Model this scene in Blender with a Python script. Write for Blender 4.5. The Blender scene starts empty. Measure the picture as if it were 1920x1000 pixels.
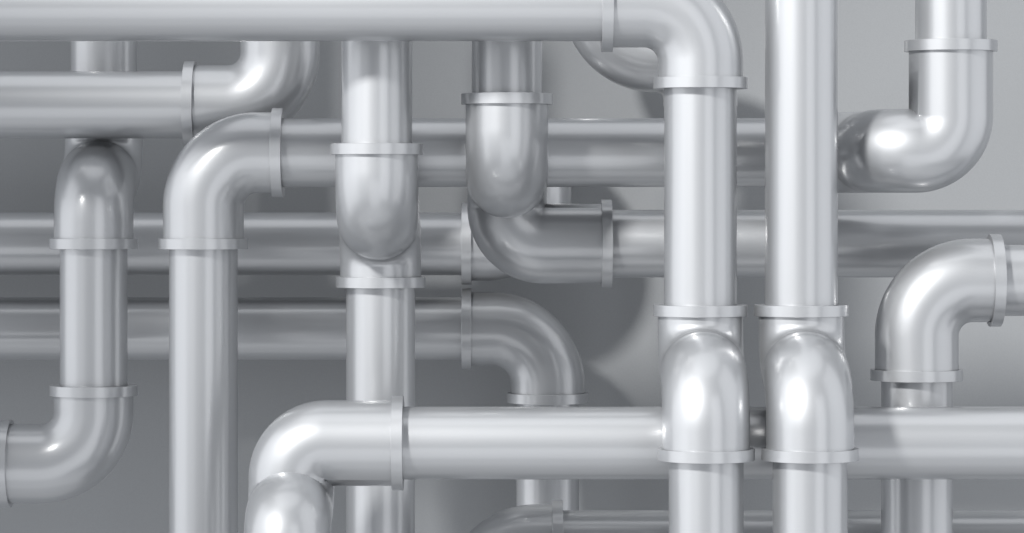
import bpy, bmesh, math
from mathutils import Vector

# ------------------------------------------------------------------ scale
# camera at the origin looking along +Y; FPX = focal length in photo pixels,
# (PX0, PY0) = principal point.  R = outer radius of every pipe (metres).
FPX, PX0, PY0 = 6300.0, 960.0, 375.0
R = 0.050
RF = R * 1.175          # elbow fittings
RC = R * 1.30           # collars
CT = 0.0155             # collar thickness
WALL_D = 5.54
sc = bpy.context.scene
C = sc.collection


def X(px, d): return (px - PX0) * d / FPX
def Z(py, d): return (PY0 - py) * d / FPX


# ------------------------------------------------------------------ materials
def new_mat(name):
    m = bpy.data.materials.new(name)
    m.use_nodes = True
    nt = m.node_tree
    return m, nt, nt.nodes['Principled BSDF']


def metal():
    m, nt, b = new_mat('satin_pipe_metal')
    tc = nt.nodes.new('ShaderNodeTexCoord')
    n = nt.nodes.new('ShaderNodeTexNoise')
    n.inputs['Scale'].default_value = 7.0
    n.inputs['Detail'].default_value = 4.0
    nt.links.new(tc.outputs['Object'], n.inputs['Vector'])
    r = nt.nodes.new('ShaderNodeMapRange')
    r.inputs['To Min'].default_value = 0.52
    r.inputs['To Max'].default_value = 0.57
    nt.links.new(n.outputs['Fac'], r.inputs['Value'])
    nt.links.new(r.outputs['Result'], b.inputs['Roughness'])
    b.inputs['Base Color'].default_value = (0.47, 0.483, 0.503, 1)
    b.inputs['Coat Weight'].default_value = 1.0
    b.inputs['Coat IOR'].default_value = 2.2
    b.inputs['Coat Roughness'].default_value = 0.22
    b.inputs['Metallic'].default_value = 0.72
    return m


def wall_mat():
    m, nt, b = new_mat('grey_wall_paint')
    tc = nt.nodes.new('ShaderNodeTexCoord')
    n = nt.nodes.new('ShaderNodeTexNoise')
    n.inputs['Scale'].default_value = 380.0
    n.inputs['Detail'].default_value = 3.0
    nt.links.new(tc.outputs['Object'], n.inputs['Vector'])
    cr = nt.nodes.new('ShaderNodeMix')
    cr.data_type = 'RGBA'
    cr.inputs[6].default_value = (0.305, 0.316, 0.329, 1)
    cr.inputs[7].default_value = (0.345, 0.356, 0.369, 1)
    nt.links.new(n.outputs['Fac'], cr.inputs[0])
    nt.links.new(cr.outputs[2], b.inputs['Base Color'])
    bp = nt.nodes.new('ShaderNodeBump')
    bp.inputs['Strength'].default_value = 0.12
    bp.inputs['Distance'].default_value = 0.001
    nt.links.new(n.outputs['Fac'], bp.inputs['Height'])
    nt.links.new(bp.outputs['Normal'], b.inputs['Normal'])
    b.inputs['Roughness'].default_value = 0.55
    b.inputs['Specular IOR Level'].default_value = 0.35
    return m


METAL, WALL = metal(), wall_mat()


# ------------------------------------------------------------------ geometry
def link(name, bm, mat, parent=None):
    me = bpy.data.meshes.new(name)
    bm.normal_update()
    bm.to_mesh(me)
    bm.free()
    me.materials.append(mat)
    o = bpy.data.objects.new(name, me)
    C.objects.link(o)
    o.parent = parent
    return o


def centreline(pts, radii, step=math.radians(3.0)):
    """Polyline pts with each inner corner rounded to radii[i]; returns
    (position, tangent) samples."""
    out = []
    n = len(pts)
    cur = pts[0].copy()
    out.append((cur.copy(), (pts[1] - pts[0]).normalized()))
    for i in range(1, n - 1):
        a = (pts[i] - pts[i - 1]).normalized()
        b = (pts[i + 1] - pts[i]).normalized()
        r = radii[i - 1]
        ang = a.angle(b)
        t = r * math.tan(ang / 2)
        s = pts[i] - a * t
        ax = a.cross(b).normalized()
        cen = s + ax.cross(a) * r
        rad = s - cen
        k = max(4, int(round(ang / step)))
        from mathutils import Quaternion
        for j in range(k + 1):
            q = Quaternion(ax, ang * j / k)
            out.append((cen + q @ rad, q @ a))
    out.append((pts[-1].copy(), (pts[-1] - pts[-2]).normalized()))
    res = [out[0]]
    for p, t in out[1:]:
        if (p - res[-1][0]).length > 1e-5:
            res.append((p, t))
    return res


def lengths(path):
    L = [0.0]
    for i in range(1, len(path)):
        L.append(L[-1] + (path[i][0] - path[i - 1][0]).length)
    return L


def at(path, L, s):
    for i in range(1, len(path)):
        if s <= L[i] + 1e-9:
            f = (s - L[i - 1]) / max(L[i] - L[i - 1], 1e-9)
            return (path[i - 1][0].lerp(path[i][0], f),
                    path[i - 1][1].lerp(path[i][1], f).normalized())
    return path[-1]


def cut(path, L, s0, s1):
    res = [at(path, L, s0)]
    for (p, t), l in zip(path, L):
        if s0 + 1e-4 < l < s1 - 1e-4:
            res.append((p, t))
    res.append(at(path, L, s1))
    return res


SEG = 96


def sweep(path, rad, org):
    bm = bmesh.new()
    t0 = path[0][1]
    u = t0.orthogonal().normalized()
    rings = []
    prev = t0
    for p, t in path:
        q = prev.rotation_difference(t)
        u = (q @ u)
        u = (u - t * u.dot(t)).normalized()
        v = t.cross(u)
        prev = t
        rings.append([bm.verts.new(p - org + (u * math.cos(2 * math.pi * k / SEG)
                      + v * math.sin(2 * math.pi * k / SEG)) * rad) for k in range(SEG)])
    for a, b in zip(rings, rings[1:]):
        for k in range(SEG):
            f = bm.faces.new((a[k], a[(k + 1) % SEG], b[(k + 1) % SEG], b[k]))
            f.smooth = True
    for ring, rev in ((rings[0], True), (rings[-1], False)):
        cap = bm.faces.new(list(reversed(ring)) if rev else ring)
        for e in cap.edges:
            e.smooth = False
    return bm


def collar_bm(p, t, org):
    """A solid ring with a small rounded rim."""
    bm = bmesh.new()
    u = t.orthogonal().normalized()
    v = t.cross(u)
    h, e = CT / 2, 0.00035
    prof = [(-h, R * 0.95), (-h, RC - e), (-h + e, RC), (h - e, RC), (h, RC - e), (h, R * 0.95)]
    rings = []
    for (a, r) in prof:
        rings.append([bm.verts.new(p - org + t * a + (u * math.cos(2 * math.pi * k / SEG)
                      + v * math.sin(2 * math.pi * k / SEG)) * r) for k in range(SEG)])
    for i in range(len(rings)):
        a, b = rings[i], rings[(i + 1) % len(rings)]
        for k in range(SEG):
            f = bm.faces.new((a[k], a[(k + 1) % SEG], b[(k + 1) % SEG], b[k]))
            f.smooth = True
    bmesh.ops.recalc_face_normals(bm, faces=bm.faces)
    bm.normal_update()
    for e_ in bm.edges:
        if len(e_.link_faces) == 2 and e_.calc_face_angle(0) > math.radians(20):
            e_.smooth = False
    return bm


def run(label, pts, radii, collars, first='pipe', bare=None):
    """One pipe run: straight sections and elbows alternate at the collars."""
    pts = [Vector(p) for p in pts]
    path = centreline(pts, radii)
    L = lengths(path)
    org = min((p for p, t in path), key=lambda p: p.z).copy()
    root = bpy.data.objects.new('pipe', None)
    root.empty_display_size = 0.05
    root.location = org
    C.objects.link(root)
    root['label'] = label
    root['category'] = 'pipe'
    root['group'] = 'pipes in front of the grey wall'
    ss = []
    for c in collars:
        c = Vector(c)
        best = min(((at(path, L, L[-1] * k / 6000)[0] - c).length, L[-1] * k / 6000) for k in range(6001))
        ss.append(best[1])
    ss.sort()
    cuts = [0.0] + ss + [L[-1]]
    kind = first
    elbows = {}
    for i in range(len(cuts) - 1):
        seg = cut(path, L, cuts[i], cuts[i + 1])
        if kind == 'pipe':
            link('straight_section', sweep(seg, R, org), METAL, root)
            kind = 'elbow'
        else:
            e = link('elbow', sweep(seg, RF, org), METAL, root)
            for s in (cuts[i], cuts[i + 1]):
                if s in ss and ss.index(s) != bare:
                    p, t = at(path, L, s)
                    link('collar', collar_bm(p, t, org), METAL, e)
            kind = 'pipe'
    return root


W = 0.0775      # centre-line radius of a plain elbow
S = 0.0685      # of the elbows of an offset pair

# ---- 1  horizontal along the top, down, stepping forward
d, f = 4.632, 4.495
x, z, zs = X(1313.3, d), Z(9.5, d), Z(707, f)
run('topmost horizontal pipe that turns down at a large elbow and steps forward lower down',
    [(X(-260, d), d, z), (x, d, z), (x, d, zs), (x, f, zs), (x, f, Z(1300, f))],
    [W, S, S],
    [(X(1138, d), d, z), (x, d, Z(156, d)), (x, d, Z(582, d)), (x, f, Z(852, f))])
# ---- 2  its twin to the right, straight down from the top edge
x = X(1502.5, d)
run('straight vertical pipe from the top edge, right twin of the two stepping forward',
    [(x, d, Z(-300, d)), (x, d, zs), (x, f, zs), (x, f, Z(1300, f))],
    [S, S], [(x, d, Z(582, d)), (x, f, Z(852, f))])
# ---- 3  low horizontal with the double elbow
d, f = 4.622, 4.5355
x, z, zs = X(546.5, d), Z(831, d), Z(968.6, f)
run('bright low horizontal pipe behind the twin pipes, creased double elbow at its left end',
    [(X(2250, d), d, z), (x, d, z), (x, d, zs), (x, f, zs), (x, f, Z(1500, f))],
    [0.0475, 0.0415, 0.0445],
    [(X(746, d), d, z), (x, f, Z(1105, f))])
# ---- 4  centre left vertical stepping back
d, f = 4.735, 4.872
x, zs = X(706.5, d), Z(412, d)
run('vertical pipe stepping back under a rounded dome, then passing behind the low bright horizontal',
    [(x, d, Z(-300, d)), (x, d, zs), (x, f, zs), (x, f, Z(1300, f))],
    [S, S], [(x, d, Z(280, d)), (x, f, Z(529, f))])
# ---- 5  centre vertical, back, down, right
d, f = 4.775, 4.965
x, zs, z = X(950.5, d), Z(332.5, d), Z(457.2, f)
run('vertical pipe that turns back under a dome and runs off right as a horizontal',
    [(x, d, Z(-300, d)), (x, d, zs), (x, f, zs), (x, f, z), (X(2250, f), f, z)],
    [S, 0.044, 0.0528], [(x, d, Z(186, d)), (X(1137, f), f, z)])
# ---- 6  vertical left, long horizontal, forward, up
d, f = 4.884, 4.700
x, z = X(381.5, d), Z(286.5, d)
xa, xb = X(1648, f), X(1783, f)
run('tall left vertical bending into a long shaded horizontal that rises again at upper right',
    [(x, d, Z(1300, d)), (x, d, z), (xa, d, z), (xa, f, z), (xb, f, z), (xb, f, Z(-300, f))],
    [W, S, 0.0505, 0.0495],
    [(x, d, Z(457, d)), (X(521, d), d, z), (X(1515, d), d, z), (xb, f, Z(86.5, f))])
# ---- 7  upper left horizontal turning up
d = 4.995
x, z = X(525, d), Z(196.8, d)
run('upper left horizontal pipe just under the topmost pipe, with collar and elbow turning upward',
    [(X(-300, d), d, z), (x, d, z), (x, d, Z(-350, d))],
    [W], [(X(357, d), d, z), (x, d, Z(-55, d))])
# ---- 8  far left vertical
d, f = 5.105, 4.98
x, zs, z = -0.620, Z(336.5, 4.98), Z(869.5, 4.98)
run('leftmost vertical pipe with a dark dome on top and an elbow leaving left below',
    [(x, d, Z(-350, d)), (x, d, zs), (x, f, zs), (x, f, z), (X(-350, f), f, z)],
    [0.062, 0.062, W],
    [(x, d, Z(210, d)), (x, f, Z(457, f)), (x, f, Z(732, f)), (X(11.5, f), f, z)])
# ---- 9  back horizontal, elbow up and into the wall
d = 5.35
x, z = X(1002, d), Z(457.5, d)
run('upper of two dark back horizontals at left, its collar nearly touching the lower',
    [(X(-300, d), d, z), (x, d, z), (x, d, Z(298, d)), (x, WALL_D - 0.004, Z(298, d))],
    [W, 0.052], [(X(875, d), d, z)])
# ---- 10 back horizontal turning down
d = 5.36
x, z = X(1027, d), Z(616.5, d)
run('lower of two dark back horizontals at left, turning down in a wide shaded elbow',
    [(X(-300, d), d, z), (x, d, z), (x, d, Z(1300, d))],
    [0.088], [(X(875, d), d, z), (x, d, Z(746, d))])
# ---- 11 right hand elbow
d = 4.726
x, z = X(1719, d), Z(526, d)
run('short vertical from the bottom at right, wide elbow and collar leaving at the right edge',
    [(x, d, Z(1300, d)), (x, d, z), (X(2300, d), d, z)],
    [W], [(x, d, Z(703, d)), (X(1865, d), d, z)])
# ---- 12 bottom edge
d = 4.865
x, z = X(905, d), Z(1022.0, d)
run('half hidden pipe along the bottom edge, its elbow and collar just rising into view',
    [(x, d, Z(1600, d)), (x, d, z), (X(2300, d), d, z)],
    [W], [(x, d, Z(1220, d)), (X(1045, d), d, z)])
# ---- 13 dark elbow behind the top pipe
d = 5.335
x, z = X(1124, d), Z(104.0, d)
xr = X(1313.3, d)
run('dark curved elbow high at the back, peeping out under the corner of the topmost pipe',
    [(x, d, Z(-350, d)), (x, d, z), (xr, d, z), (xr, d, Z(1300, d))],
    [0.0885, 0.0700], [(x, d, Z(-75, d)), (xr, d, Z(200, d))], bare=1)

# ------------------------------------------------------------------ wall
bm = bmesh.new()
bmesh.ops.create_cube(bm, size=1.0)
bmesh.ops.scale(bm, vec=(4.4, 0.10, 3.2), verts=bm.verts)
bmesh.ops.translate(bm, vec=(0, WALL_D + 0.05, -0.1), verts=bm.verts)
wall = link('wall', bm, WALL)
wall['kind'] = 'structure'

# ------------------------------------------------------------------ light
world = bpy.data.worlds.new('World')
sc.world = world
world.use_nodes = True
nt = world.node_tree
nt.nodes.clear()
out = nt.nodes.new('ShaderNodeOutputWorld')
bg = nt.nodes.new('ShaderNodeBackground')
nt.links.new(bg.outputs[0], out.inputs[0])
tc = nt.nodes.new('ShaderNodeTexCoord')
sep = nt.nodes.new('ShaderNodeSeparateXYZ')
nt.links.new(tc.outputs['Generated'], sep.inputs[0])


def math_node(op, a, b=None, c=None):
    n = nt.nodes.new('ShaderNodeMath')
    n.operation = op
    for i, v in enumerate((a, b, c)):
        if v is None:
            continue
        if isinstance(v, (int, float)):
            n.inputs[i].default_value = v
        else:
            nt.links.new(v, n.inputs[i])
    return n.outputs[0]


neg_y = math_node('MULTIPLY', sep.outputs['Y'], -1.0)
az = math_node('MULTIPLY', math_node('ARCTAN2', sep.outputs['X'], neg_y), 180 / math.pi)
el = math_node('MULTIPLY', math_node('ARCSINE', sep.outputs['Z']), 180 / math.pi)


def smooth(v, lo, hi):
    n = nt.nodes.new('ShaderNodeMapRange')
    n.interpolation_type = 'SMOOTHSTEP'
    n.inputs['From Min'].default_value = lo
    n.inputs['From Max'].default_value = hi
    nt.links.new(v, n.inputs['Value'])
    return n.outputs['Result']


def box(a0, a1, e0, e1, soft, val):
    """A soft-edged panel of the studio surround, azimuth a0..a1 / elevation
    e0..e1 in degrees (0 = behind the camera)."""
    m = math_node('MULTIPLY', smooth(az, a0, a0 + soft), math_node('SUBTRACT', 1.0, smooth(az, a1 - soft, a1)))
    n = math_node('MULTIPLY', smooth(el, e0, e0 + soft), math_node('SUBTRACT', 1.0, smooth(el, e1 - soft, e1)))
    return math_node('MULTIPLY', math_node('MULTIPLY', m, n), val)


AMB = 0.16
tot = math_node("ADD", AMB, 0.0)
for bx in ((8, 41, -40, 41, 8, 0.98),        # front right
           (-24, 16, -50, -8, 8, 0.78),      # front low
           (46, 70, -40, 60, 8, 0.72),       # right
           (62, 108, -40, 60, 8, 0.85),      # far right
           (-60, -16, -40, 50, 14, 0.42),    # left
           (-112, -46, -40, 50, 14, 1.02),   # far left
           (-190, 190, 60, 95, 8, 0.90),     # overhead
           (-90, 90, -72, -44, 8, 0.42),     # glow added low in front to brighten pipe undersides
           (-190, 190, -95, -60, 10, 0.28)): # added glow from straight below, no floor there
    tot = math_node('ADD', tot, box(*bx))
cmb = nt.nodes.new('ShaderNodeCombineColor')
nt.links.new(math_node('MULTIPLY', tot, 0.98), cmb.inputs[0])
nt.links.new(tot, cmb.inputs[1])
nt.links.new(math_node('MULTIPLY', tot, 1.035), cmb.inputs[2])
nt.links.new(cmb.outputs[0], bg.inputs['Color'])
bg.inputs['Strength'].default_value = 0.86


# key lamp: a spot up to the left of the camera whose beam edge leaves the far
# left and the pipes deep behind it in shade
aim = Vector((0.90, 4.9, -0.27))
kd = Vector((-0.85, -1.0, 0.77)).normalized()
kl = bpy.data.lights.new('key_spot', 'SPOT')
kl.energy = 1850
kl.color = (1.0, 0.99, 0.97)
kl.shadow_soft_size = 0.4
kl.spot_size = 2 * math.radians(8.9)
kl.spot_blend = 0.06
ko = bpy.data.objects.new('key_spot', kl)
C.objects.link(ko)
ko.location = aim + kd * 8.0
ko.rotation_euler = (-kd).to_track_quat('-Z', 'Y').to_euler()

# ------------------------------------------------------------------ camera
cam = bpy.data.cameras.new('camera')
cam.sensor_width = 36.0
cam.lens = FPX * 36.0 / 1920.0
cam.shift_x = (960.0 - PX0) / 1920.0
cam.shift_y = (PY0 - 500.0) / 1920.0
cam.clip_start = 0.05
cam.clip_end = 100
co = bpy.data.objects.new('camera', cam)
C.objects.link(co)
co.location = (0, 0, 0)
co.rotation_euler = (math.radians(90), 0, 0)
sc.camera = co

# ------------------------------------------------------------------ render
sc.render.engine = 'CYCLES'
sc.cycles.use_denoising = True
sc.cycles.max_bounces = 2
sc.cycles.diffuse_bounces = 1
sc.cycles.glossy_bounces = 1
sc.view_settings.view_transform = 'Standard'
sc.view_settings.look = 'None'
sc.view_settings.exposure = 0.46
sc.view_settings.gamma = 1.0
sc.view_settings.use_curve_mapping = False
